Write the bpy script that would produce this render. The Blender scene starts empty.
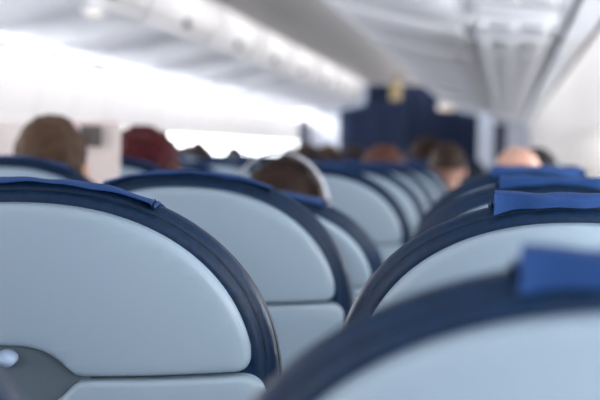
import bpy, bmesh, math, random
from mathutils import Vector, Matrix, noise
random.seed(7)
S = bpy.context.scene
COL = S.collection
PI = math.pi

# ------------------------------------------------------------------ camera
cam_d = bpy.data.cameras.new('camera'); cam = bpy.data.objects.new('camera', cam_d); COL.objects.link(cam)
_r = math.radians(1.5)
_f = Vector((205, 44, -1667)).normalized()          # the aisle direction seen from the lens
_u = Vector((math.sin(_r), math.cos(_r), 0)); _u = (_u - _u.dot(_f)*_f).normalized()
_x = _f.cross(_u)
cam.matrix_world = Matrix.Translation((0, 0, 1.2)) @ Matrix((_x, _f, _u)).to_4x4()
cam_d.sensor_width = 36; cam_d.lens = 100; cam_d.clip_start = 0.05; cam_d.clip_end = 100
cam_d.dof.use_dof = True; cam_d.dof.focus_distance = 1.50; cam_d.dof.aperture_fstop = 7.2
S.camera = cam

# ------------------------------------------------------------------ world, exposure
w = bpy.data.worlds.new('sky'); S.world = w; w.use_nodes = True
w.node_tree.nodes['Background'].inputs[0].default_value = (0.75, 0.85, 1, 1)
w.node_tree.nodes['Background'].inputs[1].default_value = 1.0
S.view_settings.view_transform = 'Standard'; S.view_settings.look = 'None'
S.view_settings.gamma = 1; S.view_settings.exposure = 0.25; S.view_settings.use_curve_mapping = False

WIN_STRENGTH = 11.0
SUN_SIDE = 13.0; WALL_L = 28.0; WALL_R = 8.0; UNDER_L = 190.0; UNDER_R = 8.0; REAR_W = 5.0; CEIL_W = 160.0   # watts of the cabin strip lamps and the added ceiling fills

# ------------------------------------------------------------------ materials
def mat(name, col, rough=0.5, metal=0, bump=0, scale=50, var=0, emit=None, strength=0, sheen=0, spec=None, coat=0, stretch=None, trans=0):
    m = bpy.data.materials.new(name); m.use_nodes = True
    nt = m.node_tree; b = nt.nodes['Principled BSDF']
    b.inputs['Base Color'].default_value = (*col, 1); b.inputs['Roughness'].default_value = rough
    b.inputs['Metallic'].default_value = metal
    if spec is not None: b.inputs['Specular IOR Level'].default_value = spec
    if coat: b.inputs['Coat Weight'].default_value = coat
    if trans: b.inputs['Transmission Weight'].default_value = trans
    if sheen: b.inputs['Sheen Weight'].default_value = sheen
    if emit: b.inputs['Emission Color'].default_value = (*emit, 1); b.inputs['Emission Strength'].default_value = strength
    if bump or var:
        tc = nt.nodes.new('ShaderNodeTexCoord'); n = nt.nodes.new('ShaderNodeTexNoise')
        n.inputs['Scale'].default_value = scale; n.inputs['Detail'].default_value = 5
        src = tc.outputs['Object']
        if stretch:
            mp = nt.nodes.new('ShaderNodeMapping'); mp.inputs['Scale'].default_value = stretch
            nt.links.new(src, mp.inputs['Vector']); src = mp.outputs['Vector']
        nt.links.new(src, n.inputs['Vector'])
        if bump:
            bp = nt.nodes.new('ShaderNodeBump'); bp.inputs['Strength'].default_value = bump; bp.inputs['Distance'].default_value = 0.002
            nt.links.new(n.outputs['Fac'], bp.inputs['Height']); nt.links.new(bp.outputs['Normal'], b.inputs['Normal'])
        if var:
            rp = nt.nodes.new('ShaderNodeValToRGB')
            rp.color_ramp.elements[0].position = .3; rp.color_ramp.elements[1].position = .7
            rp.color_ramp.elements[0].color = (*[c*(1-var) for c in col], 1)
            rp.color_ramp.elements[1].color = (*[min(1, c*(1+var)) for c in col], 1)
            nt.links.new(n.outputs['Fac'], rp.inputs['Fac']); nt.links.new(rp.outputs['Color'], b.inputs['Base Color'])
    return m
M = {}
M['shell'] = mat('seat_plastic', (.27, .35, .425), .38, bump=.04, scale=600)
M['shell2'] = mat('shaded_recess_plastic', (.10, .135, .16), .42, bump=.04, scale=600)  # seat plastic darkened: the shade inside the recess is put into its colour
M['leather'] = mat('navy_leather', (.0028, .018, .052), .44, bump=.35, scale=160, var=.25, spec=.22)
M['piping'] = mat('dark_piping', (.012, .014, .02), .3)
M['cover'] = mat('blue_cover_cloth', (.004, .042, .165), .85, bump=.5, scale=900, var=.12)
M['cushion'] = mat('navy_cushion', (.014, .045, .115), .5, bump=.4, scale=120, var=.2)
M['dark'] = mat('dark_metal', (.05, .055, .06), .4, .6)
M['chrome'] = mat('latch_plastic', (.33, .43, .58), .25)
M['bin'] = mat('bin_plastic', (.84, .84, .87), .42, bump=.02, scale=200)
M['binbase'] = mat('bin_underside', (.80, .81, .86), .45)
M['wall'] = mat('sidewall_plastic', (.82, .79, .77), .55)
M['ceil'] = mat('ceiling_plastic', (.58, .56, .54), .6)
M['gap'] = mat('dark_joint', (.06, .07, .09), .6)
M['psu'] = mat('service_panel_plastic', (.76, .78, .83), .4)
M['nozzle'] = mat('nozzle_plastic', (.78, .79, .82), .5)
M['lamp'] = mat('warm_lamp', (1, .9, .75), .3, emit=(1, .85, .62), strength=.35)
M['sign'] = mat('beige_sign', (.36, .28, .15), .5, emit=(1, .8, .45), strength=.02)
M['carpet'] = mat('carpet', (.03, .045, .09), .95, bump=.6, scale=300, var=.4)
M['curtain'] = mat('navy_curtain', (.012, .026, .075), .85, bump=.3, scale=80, var=.2)
M['bulk'] = mat('pale_bulkhead', (.62, .66, .74), .5)
M['pane'] = mat('window_daylight', (.8, .9, 1), .3, emit=(.93, .96, 1), strength=WIN_STRENGTH)
M['pane_sun'] = mat('window_sunlight', (.8, .9, 1), .3, emit=(.95, .98, 1), strength=SUN_SIDE)
M['shade'] = mat('glowing_shade', (.8, .78, .75), .6, emit=(1, .93, .85), strength=.9)  # closed shade given its own glow in place of daylight coming through
M['skin'] = mat('skin', (.56, .31, .21), .5, var=.1, scale=25)
M['skin2'] = mat('pale_skin', (.52, .29, .215), .5, var=.08, scale=25)
M['brown'] = mat('brown_hair', (.06, .034, .02), .6, spec=.15, bump=1, scale=70, var=.6, stretch=(3, 3, .4))
M['dbrown'] = mat('dark_brown_hair', (.03, .016, .012), .5, spec=.15, bump=1, scale=70, var=.6, stretch=(3, 3, .4))
M['red'] = mat('red_hair', (.05, .004, .007), .55, spec=.15, bump=1, scale=90, var=.6)
M['rust'] = mat('auburn_hair', (.09, .035, .022), .5, spec=.15, bump=1, scale=70, var=.5)
M['black'] = mat('black_hair', (.012, .01, .012), .45, spec=.15, bump=1, scale=80, var=.5)
M['band'] = mat('white_cloth_band', (.80, .80, .84), .7, bump=.3, scale=400)
M['paper'] = mat('newsprint', (.74, .71, .69), .7)
M['photo'] = mat('dark_printed_picture', (.07, .065, .06), .6, var=.7, scale=40)
M['redp'] = mat('red_print', (.55, .04, .05), .6)
M['shirt_grey'] = mat('grey_shirt', (.22, .22, .25), .85, bump=.3, scale=200)
M['shirt_red'] = mat('red_shirt', (.55, .07, .07), .85, bump=.3, scale=200)
M['shirt_white'] = mat('white_shirt', (.75, .72, .76), .85, bump=.3, scale=200)
M['shirt_blue'] = mat('blue_shirt', (.05, .12, .35), .85, bump=.3, scale=200)
M['trousers'] = mat('dark_trousers', (.03, .035, .06), .9, bump=.3, scale=200)

# ------------------------------------------------------------------ helpers
def link(name, bm, m, parent=None, smooth=True, angle=40):
    me = bpy.data.meshes.new(name)
    bmesh.ops.recalc_face_normals(bm, faces=bm.faces)
    bm.to_mesh(me); bm.free()
    for mm in (m if isinstance(m, (list, tuple)) else [m]): me.materials.append(mm)
    if smooth:
        me.polygons.foreach_set('use_smooth', [True]*len(me.polygons))
        me.set_sharp_from_angle(angle=math.radians(angle))
    o = bpy.data.objects.new(name, me); COL.objects.link(o)
    if parent: o.parent = parent
    return o
def tag(o, label, cat, group=None, kind=None):
    if label: o['label'] = label
    if cat: o['category'] = cat
    if group: o['group'] = group
    if kind: o['kind'] = kind
    return o
def empty(name, loc=(0, 0, 0)):
    o = bpy.data.objects.new(name, None); COL.objects.link(o); o.location = loc; o.empty_display_size = .1
    return o
def box(bm, x0, x1, y0, y1, z0, z1, bev=0, mi=0):
    g = bmesh.ops.create_cube(bm, size=1)['verts']
    for v in g:
        v.co = Vector(((x0+x1)/2+v.co.x*(x1-x0), (y0+y1)/2+v.co.y*(y1-y0), (z0+z1)/2+v.co.z*(z1-z0)))
    es = list({e for v in g for e in v.link_edges}); fs = {f for v in g for f in v.link_faces}
    for f in fs: f.material_index = mi
    if bev: bmesh.ops.bevel(bm, geom=es, offset=bev, segments=3, affect='EDGES', profile=.5)
def tube(bm, pts, rads, seg=16, flat=1.0):
    """tapered round limb through pts with domed ends"""
    pts = [Vector(p) for p in pts]; rings = []
    P, Rr = [], []
    d0 = (pts[0]-pts[1]).normalized(); d1 = (pts[-1]-pts[-2]).normalized()
    for k in (1, .7, .35): P.append(pts[0]+d0*rads[0]*k); Rr.append(rads[0]*math.sqrt(max(0.0009, 1-k*k)))
    P += pts; Rr += list(rads)
    for k in (.35, .7, 1): P.append(pts[-1]+d1*rads[-1]*k); Rr.append(rads[-1]*math.sqrt(max(0.0009, 1-k*k)))
    ref = Vector((0, 0, 1)) if abs(d0.z) < .8 else Vector((1, 0, 0))
    for i, (p, r) in enumerate(zip(P, Rr)):
        a = P[max(0, i-1)]; b = P[min(len(P)-1, i+1)]; t = (b-a).normalized()
        s = t.cross(ref).normalized(); q = s.cross(t).normalized()
        rings.append([bm.verts.new(p+s*r*math.cos(2*PI*k/seg)+q*r*flat*math.sin(2*PI*k/seg)) for k in range(seg)])
    for a, b in zip(rings, rings[1:]):
        for k in range(seg): bm.faces.new((a[k], a[(k+1) % seg], b[(k+1) % seg], b[k]))
    bm.faces.new(rings[0]); bm.faces.new(rings[-1])
def ball(bm, c, r, seg=24):
    g = bmesh.ops.create_uvsphere(bm, u_segments=seg, v_segments=seg//2+2, radius=1)['verts']
    for v in g: v.co = Vector(c)+Vector((v.co.x*r[0], v.co.y*r[1], v.co.z*r[2]))
    return g

# ------------------------------------------------------------------ cabin shell (half profile mirrored about the aisle centre line)
XC = -1.42; E = 1.2     # centre line, eye height used to read heights
Y0, Y1 = -2.6, 28.0
def strip(name, prof, m, mirror=False, y0=Y0, y1=Y1, thick=.02, kind='structure', parent=None, ny=2):
    bm = bmesh.new(); sgn = -1 if mirror else 1
    rows = []
    for j in range(ny):
        y = y0+(y1-y0)*j/(ny-1)
        rows.append([bm.verts.new((XC+sgn*h, y, z)) for h, z in prof])
    for a, b in zip(rows, rows[1:]):
        for k in range(len(prof)-1): bm.faces.new((a[k], a[k+1], b[k+1], b[k]))
    o = link(name, bm, m, parent, angle=35)
    md = o.modifiers.new('thick', 'SOLIDIFY'); md.thickness = thick; md.offset = 0
    if kind: o['kind'] = kind
    return o
side_prof = [(1.66, 0), (1.72, .15), (1.80, .45), (1.855, .8), (1.865, 1.05), (1.85, 1.3), (1.82, 1.5), (1.785, 1.68), (1.775, 1.76)]
strip('wall_right', side_prof, M['wall'])
strip('wall_left', side_prof, M['wall'], True)
bm = bmesh.new(); box(bm, XC-1.72, XC+1.72, Y0, Y1, -.05, 0); tag(link('floor', bm, M['carpet']), None, None, kind='structure')
ceil_prof = [(-.52, E+.98), (-.45, E+1.0), (-.2, E+1.03), (0, E+1.04), (.2, E+1.03), (.45, E+1.0), (.52, E+.98)]
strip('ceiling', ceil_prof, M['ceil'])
bm = bmesh.new(); box(bm, XC-1.9, XC+1.9, Y0-.05, Y0, 0, 2.4); tag(link('wall_back', bm, M['bulk']), None, None, kind='structure')
bm = bmesh.new(); box(bm, XC-1.9, XC+1.9, Y1, Y1+.05, 0, 2.4); tag(link('wall_front', bm, M['bulk']), None, None, kind='structure')
for mir, nm in ((False, 'trim_1'), (True, 'trim_2')):     # dark joint between sidewall and bins
    strip(nm, [(1.80, 1.70), (1.70, E+.525)], M['gap'], mir, thick=.006)

# sidewall panel ribs between windows
WY = [-2.2+.508*k for k in range(59)]
nwin = 0
def wall_h(z):
    for (a, za), (b, zb) in zip(side_prof, side_prof[1:]):
        if za <= z <= zb: return a+(b-a)*(z-za)/(zb-za)
    return 1.78
for mir in (False, True):
    sg = -1 if mir else 1
    for y in WY:
        if not mir and y < 2: pass
        nwin += 1
        root = empty('window_%d' % nwin, (XC+sg*wall_h(1.16), y, 1.16)); root['kind'] = 'structure'
        bm = bmesh.new(); N = 28
        def rr(a, b, n=3.2):
            return [(a*math.copysign(abs(math.cos(t))**(2/n), math.cos(t)), b*math.copysign(abs(math.sin(t))**(2/n), math.sin(t))) for t in [2*PI*(k+.5)/N for k in range(N)]]
        prof = [((.185, .235), -.004), ((.165, .215), .016), ((.15, .20), .014), ((.125, .175), .004)]
        rings = []
        for (a, b), dd in prof:
            ring = []
            for (p, q) in rr(a, b):
                hx = wall_h(1.16+q)-wall_h(1.16)
                ring.append(bm.verts.new((sg*(hx-dd-.012), p, q)))
            rings.append(ring)
        for a, b in zip(rings, rings[1:]):
            for k in range(N): bm.faces.new((a[k], a[(k+1) % N], b[(k+1) % N], b[k]))
        link('window_frame', bm, M['wall'], root)
        bm = bmesh.new()
        bm.faces.new([bm.verts.new((sg*(wall_h(1.16+q)-wall_h(1.16)-.0165), p, q)) for p, q in rr(.128, .178)])
        link('window_pane' if mir or y < 7.0 else 'window_shade', bm, M['pane'] if mir else (M['pane_sun'] if y < 7.0 else M['shade']), root)
# vertical panel joints of the sidewalls
for mir, nm in ((False, 'trim_3'), (True, 'trim_4')):
    bm = bmesh.new(); sg = -1 if mir else 1
    for y in WY[::2]:
        yy = y+.254
        for (a, za), (b, zb) in zip(side_prof, side_prof[1:]):
            vs = [bm.verts.new((XC+sg*(h-.012), yy+dy, z)) for h, z, dy in ((a, za, -.012), (b, zb, -.012), (b, zb, .012), (a, za, .012))]
            bm.faces.new(vs)
    tag(link(nm, bm, mat('joint_strip_'+nm[-1], (.55, .54, .55), .5)), None, None, kind='structure')

# ------------------------------------------------------------------ overhead bins
bin_bottom = [(1.22, E+.555), (1.08, E+.575), (.90, E+.61), (.72, E+.655), (.62, E+.682), (.585, E+.70), (.565, E+.73)]
bin_face = [(.565, E+.73), (.545, E+.77), (.525, E+.83), (.515, E+.90), (.515, E+.97), (.53, E+1.02)]
BL = 1.95
def make_bin(mir):
    sg = -1 if mir else 1
    root = empty('overhead_bin')
    def loft(name, prof, m, y0, y1, thick=.012, bev=0):
        bm = bmesh.new(); rows = []
        for j, y in enumerate((y0, y1)): rows.append([bm.verts.new((sg*h, y, z)) for h, z in prof])
        for k in range(len(prof)-1): bm.faces.new((rows[0][k], rows[0][k+1], rows[1][k+1], rows[1][k]))
        o = link(name, bm, m, root, angle=30)
        md = o.modifiers.new('thick', 'SOLIDIFY'); md.thickness = thick; md.offset = 0
        return o
    loft('bin_body', bin_bottom, M['binbase'], 0, BL)
    loft('bin_door', bin_face, M['bin'], .012, BL-.012)
    # closed shell above and the two end cheeks
    full = bin_bottom + bin_face[1:] + [(.8, E+1.08), (1.3, E+.95), (1.6, E+.75), (1.25, E+.6)]
    for y in (.004, BL-.004):
        bm = bmesh.new(); bm.faces.new([bm.verts.new((sg*h, y, z)) for h, z in full])
        link('end_cheek', bm, M['binbase'], root, smooth=False)
    loft('rear_shell', full[len(bin_bottom)+len(bin_face)-2:], M['binbase'], 0, BL)
    bm = bmesh.new()
    xs = sorted((sg*.545, sg*.515))
    box(bm, xs[0]-.004, xs[1]+.004, BL/2-.055, BL/2+.055, E+.745, E+.79, .006)
    link('latch', bm, M['dark'], root)
    return root
def copy_tree(o, parent=None):
    c = o.copy(); COL.objects.link(c); c.parent = parent
    if parent is not None: c.matrix_parent_inverse = o.matrix_parent_inverse
    for ch in list(o.children): copy_tree(ch, c)
    return c
nb = 13
for mir in (True, False):
    proto = make_bin(mir)
    for k in range(nb):
        b = proto if k == 0 else copy_tree(proto)
        b.location = (XC, Y0+BL*k, 0)
        tag(b, ('white overhead bin on the left side of the cabin, dark latch near its lower edge' if mir else
                'pale overhead bin above the right seats, seen from underneath'), 'overhead bin',
            'closed overhead bins along the left side' if mir else 'closed overhead bins along the right side')
YB = Y0+BL*nb

# service panel channels (setting) and the passenger service units under the bins
psu_prof = [(1.225, E+.56), (1.235, E+.575), (1.63, E+.545), (1.64, E+.53)]
strip('trim_5', psu_prof, M['psu'], False, thick=.006)
strip('trim_6', psu_prof, M['psu'], True, thick=.006)
out_prof = [(1.665, E+.527), (1.755, E+.50)]
strip('trim_7', out_prof, M['psu'], False, thick=.01)
strip('trim_8', out_prof, M['psu'], True, thick=.01)
# dark slots either side of the service channel
strip('trim_9', [(1.215, E+.566), (1.232, E+.566)], M['gap'], False, thick=.004)
strip('trim_10', [(1.215, E+.566), (1.232, E+.566)], M['gap'], True, thick=.004)
strip('trim_11', [(1.636, E+.54), (1.668, E+.538)], M['gap'], False, thick=.004)
strip('trim_12', [(1.636, E+.54), (1.668, E+.538)], M['gap'], True, thick=.004)
def make_psu(mir):
    sg = -1 if mir else 1; root = empty('service_unit')
    bm = bmesh.new(); N = 12; K = 12; g = []
    for j in range(K+1):
        y = -.36+.72*j/K; row = []
        for i in range(N+1):
            h = 1.26+.35*i/N; e = min(i, N-i, 2)/2; f = min(j, K-j, 2)/2
            z = E+.568-(h-1.235)*.075 - (.020 if mir else .042)*min(e, f)*(.55+.45*math.cos(2*PI*(j/K-.5))) - .006
            row.append(bm.verts.new((sg*h, y, z)))
        g.append(row)
    for a, b in zip(g, g[1:]):
        for i in range(N): bm.faces.new((a[i], a[i+1], b[i+1], b[i]))
    link('unit_panel', bm, M['psu'], root)
    for i in range(3):
        h = 1.32+.12*i; z = E+(.530 if mir else .524)-(h-1.235)*.075
        bm = bmesh.new()
        bmesh.ops.create_cone(bm, cap_ends=True, segments=20, radius1=.014, radius2=.022, depth=.03, matrix=Matrix.Translation((sg*h, .12, z)))
        link('air_nozzle', bm, M['nozzle'], root)
        bm = bmesh.new()
        bmesh.ops.create_cone(bm, cap_ends=True, segments=20, radius1=.020, radius2=.026, depth=.02, matrix=Matrix.Translation((sg*h, -.03, z+.002)))
        link('reading_light', bm, M['nozzle'], root)
    bm = bmesh.new(); box(bm, min(sg*1.30, sg*1.56), max(sg*1.30, sg*1.56), -.2, -.12, E+.508, E+.522, .003); link('call_panel', bm, M['nozzle'], root)
    return root
for mir in (False, True):
    proto = make_psu(mir)
    for k in range(17):
        b = proto if k == 0 else copy_tree(proto)
        b.location = (XC, 3.0+1.15*k, 0)
        tag(b, 'passenger service unit with air nozzles under the %s bins' % ('left' if mir else 'right'), 'service unit',
            'service units under the %s bins' % ('left' if mir else 'right'))

# long strip lamps: sidewall washes as in the real cabin, bin strips, added ceiling fills
def area(name, loc, rot, sx, sy, watts, col=(1, 1, 1)):
    l = bpy.data.lights.new(name, 'AREA'); l.shape = 'RECTANGLE'; l.size = sx; l.size_y = sy; l.energy = watts; l.color = col
    o = bpy.data.objects.new(name, l); COL.objects.link(o); o.location = loc; o.rotation_euler = rot
    return o
L = Y1-Y0-.2; YM = (Y0+Y1)/2
for mir in (False, True):
    sg = -1 if mir else 1
    g, h = (WALL_R, UNDER_R) if not mir else (WALL_L, UNDER_L)
    area('sidewall_wash_light', (XC+sg*1.66, YM, 1.715), (0, -sg*math.radians(25), 0), .05, L, g, (1, .98, .97))
    area('bin_underside_light', (XC+sg*1.74, YM, 1.62), (0, sg*math.radians(118), 0), .04, L, h, (1, .98, .97))
area('bin_face_fill_light', (XC+.49, YM, E+.97), (0, math.radians(82), 0), .04, L, CEIL_W, (1, .975, .95))  # unseen fill strip, added on one side to brighten left bin faces and ceiling
area('rear_fill_light', (XC, -1.2, E+1.0), (0, 0, 0), .30, 2.4, REAR_W, (1, .97, .95))  # unseen fill added behind the camera to brighten the seat shells

# ------------------------------------------------------------------ forward curtain, lamp and sign
def make_curtain(x0, x1, y, z0, ztop, folds, name='curtain'):
    bm = bmesh.new(); N = folds*10; rows = []
    for j in range(13):
        row = []
        for i in range(N+1):
            t = i/N; x = x0+(x1-x0)*t; zt = ztop(x); z = z0+(zt-z0)*j/12
            row.append(bm.verts.new((x, y+.035*math.sin(2*PI*folds*t)+.01*math.sin(17*t+j*.2), z)))
        rows.append(row)
    for a, b in zip(rows, rows[1:]):
        for i in range(N): bm.faces.new((a[i], a[i+1], b[i+1], b[i]))
    o = link(name, bm, M['curtain'])
    md = o.modifiers.new('thick', 'SOLIDIFY'); md.thickness = .006
    return o
def ctop(x):
    h = abs(x-XC)
    if h < .50: return E+.955
    pts = [(.50, E+.95), (.505, E+.71), (.56, E+.66), (.72, E+.62), (.9, E+.58), (1.22, E+.52), (1.8, E+.47)]
    for (a, za), (b, zb) in zip(pts, pts[1:]):
        if a <= h <= b: return za+(zb-za)*(h-a)/(b-a)
    return E+.47
YC = 23.1
tag(make_curtain(-2.30, -1.38, YC, .05, ctop, 9), 'navy cabin divider curtain left of the aisle centre, beyond the last seats', 'curtain')
tag(make_curtain(-1.43, -.38, YC+.10, .05, ctop, 13), 'wide navy pleated divider curtain right of the aisle centre, at the cabin front', 'curtain')
tag(make_curtain(-.15, .0, YC, .05, lambda x: E+.44, 3), 'narrow blue curtain strip near the right wall, far forward', 'curtain')
tag(make_curtain(-2.86, -2.72, YC, .05, lambda x: E+.46, 3), 'narrow navy curtain strip before the bright left wall, far forward', 'curtain')
bm = bmesh.new(); tube(bm, [(-1.95, YC, E+.42), (-.95, YC, E+.42)], [.012, .012], 10)
# exit-style sign hanging from the ceiling
t = empty('ceiling_sign', (-1.45, 22.0, E+.86))
bm2 = bmesh.new(); box(bm2, -.07, .07, -.02, .02, -.16, .12, .01); link('sign_box', bm2, M['sign'], t)
bm2 = bmesh.new(); box(bm2, -.012, .012, -.01, .01, .115, .18); link('bracket', bm2, M['dark'], t)
bm.free()
tag(t, 'small beige lit sign hanging from the ceiling before the navy curtain', 'sign')
t = empty('entry_lamp', (-.80, 22.60, E+.630))
bm2 = bmesh.new(); box(bm2, -.12, .12, -.08, .08, -.035, .05, .015); link('lamp_housing', bm2, M['bin'], t)
bm2 = bmesh.new(); box(bm2, -.09, .09, -.095, -.078, -.025, .03, .006); link('lamp_lens', bm2, M['lamp'], t)
tag(t, 'small warm lamp at the forward end of the right bins', 'lamp')
t = empty('bin_reading_lamp', (XC-.60, 8.0, E+.665))
bm2 = bmesh.new(); box(bm2, -.040, .040, -.09, .09, -.012, .012, .006); link('lamp_housing', bm2, M['bin'], t)
bm2 = bmesh.new(); box(bm2, -.030, .030, -.07, .07, -.018, -.011, .002); link('lamp_lens', bm2, M['lamp'], t)
tag(t, 'small warm lamp glowing under the lip of the left bins', 'lamp')

# ------------------------------------------------------------------ seat
PZ = .45           # height of the recline pivot
PA, PH, PB, PN = .207, .706, .180, 2.2
def conv(u, h): return .050*(u/.23)**2 + .018*max(0, (h-.5)/.22)**2
def arch(s, n, lo):
    """points (u,h) of the seat outline offset outward by s, bottom at lo, from right bottom over the top to left bottom"""
    a, H, b = PA+s, PH+s, PB+s; sp = H-b
    pts = []
    for k in range(9): pts.append((a-.012*(1-k/9)**2, lo+(sp-lo)*k/9))
    for k in range(n+1):
        t = PI*k/n; c, s_ = math.cos(t), math.sin(t)
        pts.append((a*math.copysign(abs(c)**(2/PN), c), sp+b*abs(s_)**(2/PN)))
    for k in range(8, -1, -1): pts.append((-(a-.012*(1-k/9)**2), lo+(sp-lo)*k/9))
    return pts
def top_h(u, s=.020):
    a, H, b = PA+s, PH+s, PB+s
    return H-b+b*max(0, 1-abs(u/a)**PN)**(1/PN)
def clean(pts, d=.0012):
    out = []
    for p in pts:
        if not out or math.hypot(p[0]-out[-1][0], p[1]-out[-1][1]) > d: out.append(p)
    if math.hypot(out[0][0]-out[-1][0], out[0][1]-out[-1][1]) < d: out.pop()
    return out
def inset(pts, d):
    n = len(pts); out = []
    A = sum(pts[i][0]*pts[(i+1) % n][1]-pts[(i+1) % n][0]*pts[i][1] for i in range(n)); sg = 1 if A > 0 else -1
    for i in range(n):
        ax, ay = pts[i-1]; bx, by = pts[i]; cx, cy = pts[(i+1) % n]
        n1 = Vector((-(by-ay), bx-ax)).normalized()*sg; n2 = Vector((-(cy-by), cx-bx)).normalized()*sg
        m = (n1+n2); m = m.normalized() if m.length > 1e-6 else n1
        k = d/max(.5, m.dot(n1)); out.append((bx+m.x*k, by+m.y*k))
    return out
def plate(pts, prof, ycurve=conv, nu=26, nh=12):
    """bevelled plate: prof = list of (inset, y)"""
    bm = bmesh.new(); pts = clean(pts); rings = []
    for d, y in prof:
        rings.append([bm.verts.new((u, y, h)) for u, h in (inset(pts, d) if d else pts)])
    n = len(pts)
    for a, b in zip(rings, rings[1:]):
        for k in range(n): bm.faces.new((a[k], a[(k+1) % n], b[(k+1) % n], b[k]))
    bm.faces.new(rings[-1]); bm.faces.new(rings[0])
    us = [p[0] for p in pts]; hs = [p[1] for p in pts]
    for k in range(1, nu):
        u = min(us)+(max(us)-min(us))*k/nu
        bmesh.ops.bisect_plane(bm, geom=bm.verts[:]+bm.edges[:]+bm.faces[:], dist=1e-6, plane_co=(u, 0, 0), plane_no=(1, 0, 0))
    for k in range(1, nh):
        h = min(hs)+(max(hs)-min(hs))*k/nh
        bmesh.ops.bisect_plane(bm, geom=bm.verts[:]+bm.edges[:]+bm.faces[:], dist=1e-6, plane_co=(0, 0, h), plane_no=(0, 0, 1))
    for v in bm.verts: v.co.y += ycurve(v.co.x, v.co.z)
    return bm
def roundcorner(p0, p1, p2, r, n=6):
    a = (Vector(p0)-Vector(p1)).normalized(); b = (Vector(p2)-Vector(p1)).normalized()
    s = Vector(p1)+a*r; e = Vector(p1)+b*r; out = []
    for k in range(n+1):
        t = k/n; q = (1-t)**2*s+2*(1-t)*t*Vector(p1)+t*t*e; out.append((q.x, q.y))
    return out
SEAM = .548
LO = .06
def upper_pts():
    full = [p for p in arch(0, 72, 0) if p[1] > SEAM+.017]
    uR = full[0][0]
    pts = roundcorner((.1, SEAM), (uR+.0005, SEAM), full[0], .014) + full + roundcorner(full[-1], (-uR-.0005, SEAM), (-.1, SEAM), .014)
    # notch for the tray latch along the lower edge, left to right
    cu, w, hh = -.012, .055, .027
    notch = [(cu-w-.012, SEAM)]
    for k in range(1, 24):
        t = -1+2*k/24; notch.append((cu+w*t*(1.0), SEAM+hh*(1-abs(t)**2.6)**.75))
    notch.append((cu+w+.012, SEAM))
    notch = [notch[0], (cu-w-.004, SEAM+.0015)]+notch[1:-1]+[(cu+w+.004, SEAM+.0015), notch[-1]]
    return pts+notch
def lower_pts():
    a = .216; top = SEAM-.0035
    pts = [(a-.012, LO), (a-.004, LO+.1), (a, .35), (a, .45)] + roundcorner((a, .45), (a, top), (.1, top), .024, 8)
    cu = -.012
    nt = [(cu+.075, top), (cu+.062, top-.0015), (cu+.056, top-.006), (cu+.046, top-.016), (cu+.034, top-.026), (cu+.02, top-.03)]
    pts += nt + [(2*cu-x, y) for x, y in reversed(nt)]
    pts += roundcorner((-.1, top), (-a, top), (-a, .45), .024, 8) + [(-a, .45), (-a, .35), (-a+.004, LO+.1), (-a+.012, LO)]
    return pts
RIM = [(-.045, .006), (-.012, .003), (-.002, .001), (.003, .000), (.0070, .0015), (.0095, .0034), (.0105, .0048), (.0116, .0046),
       (.0140, .0056), (.0168, .0080), (.0186, .012), (.0192, .0165), (.0184, .0185), (.0192, .0205), (.0200, .026), (.0190, .038), (.0150, .055), (.0070, .075),
       (-.006, .092), (-.022, .104), (-.045, .114), (-.08, .122), (-.12, .126)]
def drop(y, h):
    t = min(1, max(0, (h-.42)/.26)); t = t*t*(3-2*t)
    return -max(0, y-.012)*.42*t
def upholstery_bm(n=72):
    bm = bmesh.new(); rings = []
    for s, y in RIM:
        rings.append([bm.verts.new((u, y+conv(u, h), h+drop(y, h))) for u, h in arch(s, n, .0)])
    m = len(rings[0])
    for a, b in zip(rings, rings[1:]):
        for k in range(m): bm.faces.new((a[k], a[(k+1) % m], b[(k+1) % m], b[k]))
    bm.faces.new(rings[0]); bm.faces.new(rings[-1])
    return bm
def piping_bm():
    bm = bmesh.new()
    for s, y, r in ((.0190, .0185, .0011), (.0106, .0050, .0006)):
        path = [Vector((u, y+conv(u, h), h+drop(y, h))) for u, h in arch(s, 60, .01)]
        prev = None
        for i, p in enumerate(path):
            t = (path[min(i+1, len(path)-1)]-path[max(i-1, 0)]).normalized(); q = Vector((0, 1, 0)); s1 = t.cross(q).normalized()
            ring = [bm.verts.new(p+s1*r*math.cos(a)+q*r*math.sin(a)) for a in [2*PI*k/6 for k in range(6)]]
            if prev:
                for k in range(6): bm.faces.new((prev[k], prev[(k+1) % 6], ring[(k+1) % 6], ring[k]))
            prev = ring
    return bm
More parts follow.
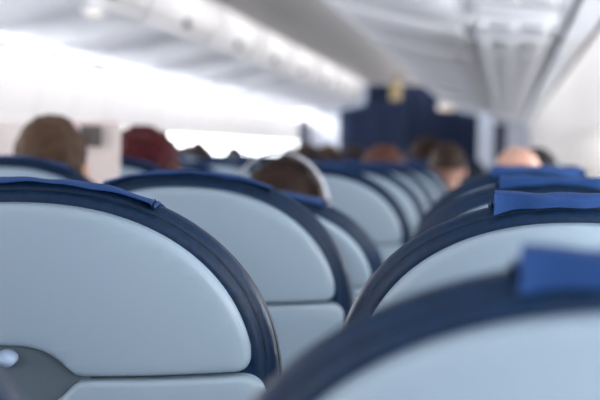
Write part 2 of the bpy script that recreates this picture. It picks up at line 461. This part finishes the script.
def cover_bm(w0, w1, lift0, lift1, hem, seed=1):
    """cloth draped over the top, u from w0 to w1; lift = how far its ends stand off the curved rim"""
    rnd = random.Random(seed); ph = rnd.random()*6
    sec = [(-hem, -.0035), (-hem*.45, -.0045), (.0002, -.004), (.0014, -.001), (.0016, .006), (.0010, .03), (.000, .058), (-.010, .080), (-.026, .100), (-.045, .113), (-.07, .123), (-.11, .131), (-.16, .133)]
    bm = bmesh.new(); rows = []; N = 40
    mid = (w0+w1)/2
    for i in range(N+1):
        u = w0+(w1-w0)*i/N
        t = (u-mid)/((w1-w0)/2); lf = (lift1 if t > 0 else lift0)*abs(t)**2.2
        flat = lift1 > .01
        if flat: lf = top_h(0)-top_h(u)+.003
        hb = top_h(u)+lf; row = []
        for k, (dh, y) in enumerate(sec):
            if flat and k < 2: dh = -(lf+hem)*(1, .45)[k]
            wob = .0009*math.sin(u*70+ph+k*.6)+.0006*math.sin(u*160+ph*2)
            hf = top_h(u)
            edge = max(0, abs(t)-.93)/.07
            row.append(bm.verts.new((u, y+conv(u, hf)*(1 if k < 9 else .9)+wob-edge*.002*(k < 4), hb+dh+drop(y, hb)+wob*.6)))
        rows.append(row)
    for a, b in zip(rows, rows[1:]):
        for k in range(len(sec)-1): bm.faces.new((a[k], a[k+1], b[k+1], b[k]))
    bmesh.ops.recalc_face_normals(bm, faces=bm.faces)
    bmesh.ops.solidify(bm, geom=bm.faces[:], thickness=.0022)
    return bm
def fold_bm(u, lift, sg):
    """gathered hem at one end of the cover: a short zig-zag of cloth"""
    bm = bmesh.new(); rows = []
    zz = [(0, .0), (.0015, .0028), (.0035, -.0025), (.005, .0012), (.0065, -.004), (.0075, -.002)]
    for j in range(6):
        y = -.006+.022*j
        rows.append([bm.verts.new((u+sg*(du-.002), y+conv(u, top_h(u))+.001*math.sin(j*2+k), top_h(u)+lift*.5+dz+drop(y, .7)-(.002 if j == 0 else 0))) for k, (du, dz) in enumerate(zz)])
    for a, b in zip(rows, rows[1:]):
        for k in range(len(zz)-1): bm.faces.new((a[k], a[k+1], b[k+1], b[k]))
    bmesh.ops.solidify(bm, geom=bm.faces[:], thickness=.0015)
    return bm
def seat_base(root):
    bm = bmesh.new(); box(bm, -.215, .215, .06, .50, .30, .42, .035)
    link('seat_cushion', bm, M['cushion'], root)
    bm = bmesh.new(); box(bm, -.205, .205, .02, .47, .25, .30, .008)
    link('seat_frame', bm, M['dark'], root)
    for sx in (1,):
        bm = bmesh.new()
        x = sx*.243
        box(bm, x-.012, x+.012, .13, .43, .60, .635, .008)
        tube(bm, [(x, .16, .61), (x, .12, .42), (x, .12, .33)], [.011, .012, .012], 10)
        link('armrest', bm, M['dark'], root)
    for y in (.12, .40):
        bm = bmesh.new(); tube(bm, [(-.12, y, .26), (-.12, y-.04, .02)], [.016, .014], 10)
        link('leg', bm, M['dark'], root)
        bm = bmesh.new(); tube(bm, [(.12, y, .26), (.12, y-.04, .02)], [.016, .014], 10)
        link('leg', bm, M['dark'], root)
TILT = 10
YTOP = .716*math.sin(math.radians(TILT))     # how far the top leans behind the pivot
PROTO_PARTS = {}
def make_seat():
    root = empty('passenger_seat'); B = []
    B.append(link('backrest', upholstery_bm(), M['leather'], root, angle=60))
    pp = link('piping', piping_bm(), M['piping'], B[0])
    up = link('upper_panel', plate(upper_pts(), [(0, .006), (0, -.004), (.0005, -.0070), (.0014, -.0088), (.0030, -.0102), (.0060, -.0110)]), M['shell'], root, angle=28); B.append(up)
    lw = link('lower_panel', plate(lower_pts(), [(0, .006), (0, -.004), (.0005, -.0070), (.0014, -.0088), (.0030, -.0102), (.0060, -.0110)], nh=20), M['shell'], root, angle=28); B.append(lw)
    cu = -.012
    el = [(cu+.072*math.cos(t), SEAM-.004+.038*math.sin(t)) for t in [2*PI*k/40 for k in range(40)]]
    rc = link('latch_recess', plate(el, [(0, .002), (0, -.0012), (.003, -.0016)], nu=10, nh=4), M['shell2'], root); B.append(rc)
    bm = bmesh.new(); tube(bm, [(cu-.004, -.001, SEAM+.0155), (cu-.004, -.007, SEAM+.0145)], [.008, .007], 20, 1.0)
    bmesh.ops.scale(bm, vec=(1.25, 1, 1), verts=bm.verts, space=Matrix.Translation((-cu, 0, 0)))
    lt = link('tray_latch', bm, M['chrome'], rc)
    # literature pocket low on the back
    pk = [(.19, .10), (.19, .27), (.17, .29), (-.17, .29), (-.19, .27), (-.19, .10), (-.17, .08), (.17, .08)]
    p = link('seat_pocket', plate(pk, [(0, -.009), (0, -.022), (.004, -.026)], nh=6), M['cushion'], root); B.append(p)
    for b in B:
        b.location = (0, 0, PZ)
    seat_base(root)
    return root
SEAT = make_seat()
COVERS = {}
def cover_for(kind):
    if kind not in COVERS:
        a = {'low': (-.118, .114, .002, .002, .0015), 'high': (-.080, .112, .008, .012, .006), 'near': (-.066, .11, .008, .012, .010), 'low2': (-.106, .120, .002, .003, .003), 'high2': (-.078, .088, .007, .012, .004), 'slim': (-.05, .118, .001, .002, .0005)}[kind]
        bm = cover_bm(*a, seed=len(COVERS)); o = link('headrest_cover', bm, M['cover'], None, angle=60)
        f1 = link('hem_fold', fold_bm(a[1], a[3], 1), M['cover'], o); f2 = link('hem_fold', fold_bm(a[0], a[2], -1), M['cover'], o)
        COVERS[kind] = o
        return o, True
    return COVERS[kind], False
used = False
def place_seat(x, ytop, label, group=None, kind='low', tilt=TILT, dz=0, far=False, yaw=0):
    global used
    if not used: s = SEAT; used = True
    else:
        s = SEAT.copy(); COL.objects.link(s)
        for ch in SEAT.children:
            if ch.name.startswith('headrest_cover'): continue
            if far and ch.name.split('.')[0] in ('latch_recess', 'seat_pocket', 'armrest'): continue
            c = ch.copy(); COL.objects.link(c); c.parent = s
            if not far:
                for g in ch.children:
                    d = g.copy(); COL.objects.link(d); d.parent = c
    c0, first = cover_for(kind)
    if first: c = c0
    else:
        c = c0.copy(); COL.objects.link(c)
        if not far:
            for g in c0.children:
                d = g.copy(); COL.objects.link(d); d.parent = c
    c.parent = s; c.location = (0, 0, PZ)
    base = YTOP
    s.location = (x, ytop+base, dz); s.rotation_euler = (0, 0, math.radians(yaw))
    for ch in s.children:
        if ch.name.split('.')[0] in ('backrest', 'upper_panel', 'lower_panel', 'latch_recess', 'seat_pocket', 'headrest_cover'):
            ch.rotation_euler = (math.radians(tilt), 0, 0)
    tag(s, label, 'airplane seat', group)
    return s
XR, XM, XA = .072, -.432, -.918       # window, middle, aisle seat of the right triple
ROW = lambda i: .70+.76*i
right_labels = {
 (0, 'R'): 'nearest, strongly blurred seat back at the bottom right, blue headrest cover on top',
 (0, 'M'): 'seat whose dark blue edge just enters the bottom left corner',
 (1, 'R'): 'sharp seat back right of centre, raised blue cover, behind the nearest blurred seat',
 (1, 'M'): 'large sharp grey seat back filling the lower left, tray latch recess in its panel',
 (2, 'R'): 'second seat from the sharp right one forward, only its blue cover and rim showing',
 (2, 'M'): 'grey seat back just beyond the large left one, its cover ending at the headband',
 (3, 'R'): 'third seat up the right side, flat blue cover below the bald head',
 (3, 'M'): 'reclined navy seat in front of the person with the white headband',
 (3, 'A'): 'pale seat back behind the brown-haired reader at the left edge',
 (4, 'M'): 'grey seat back just right of the white headband, first of the curved row beyond',
 (4, 'A'): 'pale seat back below the red hair, beside the open newspaper',
 (5, 'M'): 'second narrow seat back right of the white headband, in the curved row',
 (6, 'M'): 'third narrow seat back right of the white headband, in the curved row',
 (5, 'A'): 'pale seat back between the red hair and the white headband',
 (4, 'R'): 'seat of the bald person on the right',
}
place = []
for i in range(0, 25):
    for k, x in (('R', XR), ('M', XM), ('A', XA)):
        if k == 'A' and i < 3: continue
        place.append((i, k, x))
for i, k, x in place:
    lab = right_labels.get((i, k)); grp = None
    if lab is None:
        if i >= 5 and k == 'R': lab, grp = 'far navy and grey seat of the right window column, beyond the bald person', 'far right window seats'
        elif k == 'M': lab, grp = 'far navy and grey seat in the curved row leading to the curtain', 'far middle seats of the right block'
        else: lab, grp = 'far seat beside the aisle, beyond the red-haired person', 'far aisle seats of the right block'
    kind = 'high' if k == 'R' and i != 2 else ('high2' if k == 'R' else ('low2' if i % 2 else 'low'))
    if (i, k) == (1, 'M'): kind = 'low'
    if k == 'A': kind = 'slim'
    tilt = TILT; dy = 0
    if (i, k) == (3, 'M'): tilt = 23
    elif i > 4: tilt = TILT+random.choice((0, 0, 0, 1.5, -1, 5 if k != 'R' else 0))
    if (i, k) in ((5, 'M'), (6, 'M'), (4, 'M')): tilt = TILT
    dz = .010 if k == 'A' and i < 5 else 0
    if (i, k) == (0, 'R'): kind = 'near'; x = .074; dz = -.012
    if (i, k) == (1, 'R'): dz = -.005
    if (i, k) == (3, 'R'): kind = 'high2'
    if k == 'R' and i in (3, 4): x = .054; dz = .006
    place_seat(x, ROW(i)+dy, lab, grp, kind, tilt, dz=dz, far=i > 7)
for i in range(6, 25):
    for k, x in (('A', -1.90), ('M', -2.40), ('W', -2.90)):
        if ROW(i) < 1667*(abs(x)-.22)/540: continue
        place_seat(x, ROW(i), 'far seat across the aisle, %s column, under the left bins' % {'A': 'aisle', 'M': 'middle', 'W': 'window'}[k],
                   'seats across the aisle, %s column' % {'A': 'aisle', 'M': 'middle', 'W': 'window'}[k], 'low', TILT+random.choice((0, 0, 1.5, 4)), far=True)

# ------------------------------------------------------------------ people
def head_shape(bm, c, s=1.0):
    """skull, jaw, nose, ears, lips, neck; the face looks along +Y"""
    c = Vector(c)
    ball(bm, c+Vector((0, -.005, .022))*s, (.074*s, .094*s, .090*s))
    ball(bm, c+Vector((0, .025, -.048))*s, (.055*s, .060*s, .062*s))
    tube(bm, [c+Vector((0, .088, .015))*s, c+Vector((0, .106, -.018))*s], [.008*s, .014*s], 10)
    ball(bm, c+Vector((0, .083, -.055))*s, (.024*s, .010*s, .006*s), 12)
    ball(bm, c+Vector((0, .083, -.066))*s, (.021*s, .010*s, .007*s), 12)
    ball(bm, c+Vector((0, .072, -.092))*s, (.022*s, .018*s, .018*s), 12)
    for sx in (-1, 1):
        ball(bm, c+Vector((sx*.075, -.002, -.008))*s, (.010*s, .019*s, .032*s), 14)
        ball(bm, c+Vector((sx*.030, .080, .028))*s, (.020*s, .010*s, .007*s), 12)
    tube(bm, [c+Vector((0, -.02, -.05))*s, c+Vector((0, -.035, -.16))*s], [.052*s, .058*s], 20)
def hand(bm, wrist, d, palm, up, sx):
    """palm plus four unequal curled fingers and a side thumb"""
    w = Vector(wrist); d = Vector(d).normalized(); n = Vector(palm).normalized(); s = d.cross(n).normalized()*sx
    tube(bm, [w, w+d*.035, w+d*.075], [.022, .030, .032], 12, .5)
    for k, ln in enumerate((.066, .075, .070, .055)):
        b = w+d*.085+s*(.027-.018*k)
        tube(bm, [b, b+d*ln*.45+n*.006, b+d*ln*.72+n*.022, b+d*ln*.75+n*(.022+ln*.3)], [.0095, .009, .008, .0072], 10)
    b = w+d*.025+s*.026
    tube(bm, [b, b+s*.022+d*.022+n*.01, b+s*.026+d*.048+n*.024], [.012, .0105, .009], 10)
def apply_remesh(o, vox, sm=2):
    md = o.modifiers.new('r', 'REMESH'); md.mode = 'VOXEL'; md.voxel_size = vox; md.use_smooth_shade = True
    md2 = o.modifiers.new('s', 'SMOOTH'); md2.iterations = sm; md2.factor = .5
    dg = bpy.context.evaluated_depsgraph_get(); me = bpy.data.meshes.new_from_object(o.evaluated_get(dg))
    o.modifiers.clear(); old = o.data; o.data = me; bpy.data.meshes.remove(old)
    me.materials.clear() if False else None
HC = Vector((0, .13, 1.20))     # head centre with the pelvis at (0,.10,.53); seat back surface near y=0
def limbs(pose, lean, bm, cloth=None):
    """seated figure, feet on the floor; lean shifts chest and head forward"""
    pel = Vector((0, .385, .58)); che = Vector((0, .325+lean*.6, .88)); nek = Vector((0, .285+lean*.9, 1.05))
    g = .012 if cloth else 0
    def torso():
        tube(bm, [pel+Vector((-.07, 0, 0)), pel+Vector((.07, 0, 0))], [.10+g, .10+g])
        tube(bm, [pel, (pel+che)/2, che, che+Vector((0, .0, .08))], [.125+g, .122+g, .125+g, .11+g], 20, 1.0)
        tube(bm, [che+Vector((-.10, 0, .06)), che+Vector((.10, 0, .06))], [.085+g, .085+g])
        tube(bm, [che+Vector((-.145, 0, .10)), nek+Vector((-.03, 0, -.03)), nek+Vector((.03, 0, -.03)), che+Vector((.145, 0, .10))], [.055+g, .058+g, .058+g, .055+g])
    arms = []
    for sx in (-1, 1):
        sh = che+Vector((sx*.165, 0, .095))
        if pose == 'read': el = sh+Vector((sx*.02, .10, -.25)); wr = el+Vector((-sx*.04, .15, .17)); hd = (Vector((-sx*.15, .1, .5)), Vector((-sx*1, .2, 0)))
        else: el = sh+Vector((sx*.015, .06, -.28)); wr = el+Vector((-sx*.07, .22, -.05)); hd = (Vector((-sx*.3, 1, -.12)), Vector((0, -.1, -1)))
        arms.append((sx, sh, el, wr, hd))
    if cloth == 'shirt':
        torso()
        for sx, sh, el, wr, hd in arms: tube(bm, [sh, (sh+el)/2, el, el+(wr-el)*.85], [.055, .052, .044, .034])
        return
    if cloth == 'trousers':
        tube(bm, [pel+Vector((-.07, 0, -.01)), pel+Vector((.07, 0, -.01))], [.118, .118])
    for sx in (-1, 1):
        hip = pel+Vector((sx*.09, 0, -.03)); kn = Vector((sx*.11, .78, .55)); an = Vector((sx*.10, .74, .09))
        tube(bm, [hip, (hip+kn)/2, kn], [.088+g, .078+g, .058+g]); tube(bm, [kn, (kn*.6+an*.4)+Vector((0, -.01, 0)), an], [.056+g, .054+g, .036+g])
        if cloth != 'trousers': tube(bm, [an+Vector((0, -.02, -.05)), an+Vector((0, .08, -.06)), an+Vector((0, .17, -.065))], [.036, .034, .024], 14, .8)
    if cloth: return
    torso()
    for sx, sh, el, wr, hd in arms:
        tube(bm, [sh, (sh+el)/2, el], [.047, .044, .036]); tube(bm, [el, (el*.6+wr*.4), wr], [.036, .034, .023])
        hand(bm, wr, hd[0], hd[1], None, sx)
    hc = nek+Vector((0, .02, .155)); head_shape(bm, hc)
    return hc
BODY = {}
def body(pose, lean):
    k = (pose, lean)
    if k not in BODY:
        out = {}
        for part in (None, 'shirt', 'trousers'):
            bm = bmesh.new(); r = limbs(pose, lean, bm, part)
            if part is None: out['head'] = r
            o = link('tmp', bm, M['skin']); apply_remesh(o, .0055 if part is None else .012, 3 if part is None else 4)
            out[part] = o.data; COL.objects.unlink(o); bpy.data.objects.remove(o)
        BODY[k] = out
    return BODY[k]
def hair_mesh(hc, style, seed):
    bm = bmesh.new(); g = bmesh.ops.create_uvsphere(bm, u_segments=56, v_segments=40, radius=1)['verts']
    off = Vector((seed*3.1, seed*1.7, 0)); rad = {'short': (.081, .103, .098), 'sleek': (.079, .101, .099), 'bob': (.092, .106, .103), 'curly': (.098, .115, .112), 'long': (.094, .112, .104)}[style]
    low = {'short': -.05, 'sleek': -.13, 'bob': -.10, 'curly': -.07, 'long': -.16}[style]
    amp = {'short': .004, 'sleek': .004, 'bob': .007, 'curly': .011, 'long': .006}[style]; fr = {'short': 40, 'sleek': 36, 'bob': 28, 'curly': 48, 'long': 22}[style]
    kill = []
    for v in bm.verts:
        n = v.co.copy(); p = Vector((n.x*rad[0], n.y*rad[1]-.010, n.z*rad[2]+.022))
        if n.z < 0 and style != 'short': p.z = .022+n.z*(-low+.022); sq = 1-(1-math.sqrt(max(0, 1-n.z*n.z)))*.45; 
        k = noise.noise((p+off)*fr)*amp + (noise.noise(Vector((n.x*9, n.y*9, n.z*1.5))+off)*.004)
        v.co = hc+p+n*k
        lim = -.35 if n.y < -.1 else (-.35+(n.y+.1)*1.15)      # hairline climbs towards the brow
        if style == 'short': lim += .05
        else: lim -= .5*(n.y < .15)
        if n.z < lim or (n.y > .62 and n.z < .55): kill.append(v)
    bmesh.ops.delete(bm, geom=kill, context='VERTS')
    if style != 'short':
        for q in range(9):      # locks over the nape
            a = -PI*(.12+.76*q/8); x, y = math.cos(a), math.sin(a)
            st = hc+Vector((x*rad[0]*.88, y*rad[1]*.85-.01, .0))
            tube(bm, [st, st+Vector((x*.004, y*.004, low*.6)), st+Vector((-x*.012, -y*.012, low*1.05))], [.026, .025, .014] if style != 'sleek' else [.016, .016, .010], 10)
    return bm
def person(x, y, topz, label, hair=None, style='short', shirt='shirt_grey', skin='skin', pose='lap', lean=0.0, seed=1, yaw=0, group=None, sc=None):
    b = body(pose, lean); top = b['head'].z+.112+(.012 if hair else 0)
    s = topz/top if sc is None else sc        # sits in the seat of row y, feet on the floor
    root = empty('person', (x, ROW(y)+.02, 0)); root.scale = (s, s, s)
    me = b[None].copy(); me.materials.clear(); me.materials.append(M[skin])
    o = bpy.data.objects.new('body', me); COL.objects.link(o); o.parent = root
    for nm, key, m in (('shirt', 'shirt', M[shirt]), ('trousers', 'trousers', M['trousers'])):
        me = b[key].copy(); me.materials.clear(); me.materials.append(m)
        q = bpy.data.objects.new(nm, me); COL.objects.link(q); q.parent = root
    if hair: link('hair', hair_mesh(b['head'], style, seed), M[hair], root, angle=80)
    tag(root, label, 'person', group)
    return root, b['head'], s
person(-.935, 3, 1.268, 'person with brown hair reading an open newspaper at the left', 'brown', 'sleek', 'shirt_red', lean=.10, pose='read', seed=2)
person(-.885, 4, 1.246, 'person with curly dark red hair, left of the white headband', 'red', 'curly', 'shirt_red', 'skin2', seed=3)
pb, hb, sb = person(-.432, 3, 1.186, 'person with brown hair under a wide white headband, behind the reclined seat', 'dbrown', 'bob', 'shirt_white', seed=4)
# white headband arched over the hair, tipped back
bm = bmesh.new(); rows = []
for j in range(5):
    rows.append([])
for i in range(59):
    a = -.12*PI+1.24*PI*i/48
    for j in range(5):
        yy = -.024+.012*j; r = 1+.03*math.sin(PI*j/4)
        rows[j].append(bm.verts.new(hb+Vector((-.004+.110*r*math.cos(a), yy-.050, .010+.126*r*math.sin(a)))))
for a, b in zip(rows, rows[1:]):
    for i in range(48): bm.faces.new((a[i], a[i+1], b[i+1], b[i]))
bmesh.ops.solidify(bm, geom=bm.faces[:], thickness=.009)
o = link('headband', bm, M['band'], pb); o['label'] = 'wide white headband'
person(.036, 5, 1.228, 'bald person on the right, head above the seats', None, 'short', 'shirt_blue', 'skin2', seed=5)
person(.10, 6, 1.228, 'person with black hair just right of the bald head', 'black', 'bob', 'shirt_grey', seed=6)
person(-1.87, 7, 1.236, 'person at the left picture edge, only pale skin showing', None, 'short', 'shirt_blue', 'skin2', seed=7)
person(-.455, 7, 1.232, 'person with auburn hair in front of the navy curtain', 'rust', 'bob', 'shirt_grey', seed=8)
person(-.40, 10, 1.290, 'person with dark brown hair, tallest head before the navy curtain', 'dbrown', 'bob', 'shirt_grey', seed=9)
person(-.24, 8, 1.255, 'person with dark hair and a white top, left of the bald head', 'dbrown', 'short', 'shirt_white', 'skin2', seed=10)
person(-1.88, 12, 1.250, 'person with dark brown hair just right of the red hair, across the aisle', 'dbrown', 'bob', 'shirt_grey', seed=11)
far = [(-1.90, 14, 1.235, 'brown', 'short'), (-1.90, 18, 1.25, 'dbrown', 'bob'), (-1.90, 20, 1.25, 'rust', 'bob'),
       (-2.40, 15, 1.24, 'black', 'short'), (-.93, 9, 1.240, 'dbrown', 'bob'), (-.91, 10, 1.245, 'brown', 'short'), (-.92, 12, 1.24, 'dbrown', 'bob')]
for n_, (x, y, z, h, st) in enumerate(far):
    person(x, y, z, 'small dark head far ahead, left of the navy curtain', h, st, 'shirt_grey', seed=20+n_, group='distant passengers left of the navy curtain')

# ------------------------------------------------------------------ newspaper held open
t = empty('newspaper', (-.985, 3.60, 1.165))
def page(x0, x1, y0, y1, z0, z1, bend, m, name, parent, off=0, nx=10):
    bm = bmesh.new(); rows = []
    for j in range(2):
        rows.append([bm.verts.new((x0+(x1-x0)*i/nx, y0+(y1-y0)*i/nx+bend*math.sin(PI*i/nx)-off, (z0, z1)[j])) for i in range(nx+1)])
    for i in range(nx): bm.faces.new((rows[0][i], rows[0][i+1], rows[1][i+1], rows[1][i]))
    bmesh.ops.recalc_face_normals(bm, faces=bm.faces); bmesh.ops.solidify(bm, geom=bm.faces[:], thickness=.0012)
    return link(name, bm, m, parent)
rp = page(0, .145, 0, -.005, -.14, .088, .012, M['paper'], 'page', t)
page(.055, .105, -.001, -.004, .035, .082, .003, M['photo'], 'printed_picture', rp, .011)
page(.004, .145, 0, -.005, .0862, .088, .012, M['redp'], 'red_headline', rp, .003)
page(0, -.145, 0, -.005, -.14, .088, .012, M['paper'], 'page', t)
page(.035, .048, 0, 0, -.10, .06, .001, M['redp'], 'red_column', rp, .010)
tag(t, 'open newspaper with a dark picture, held beside the brown hair', 'newspaper')
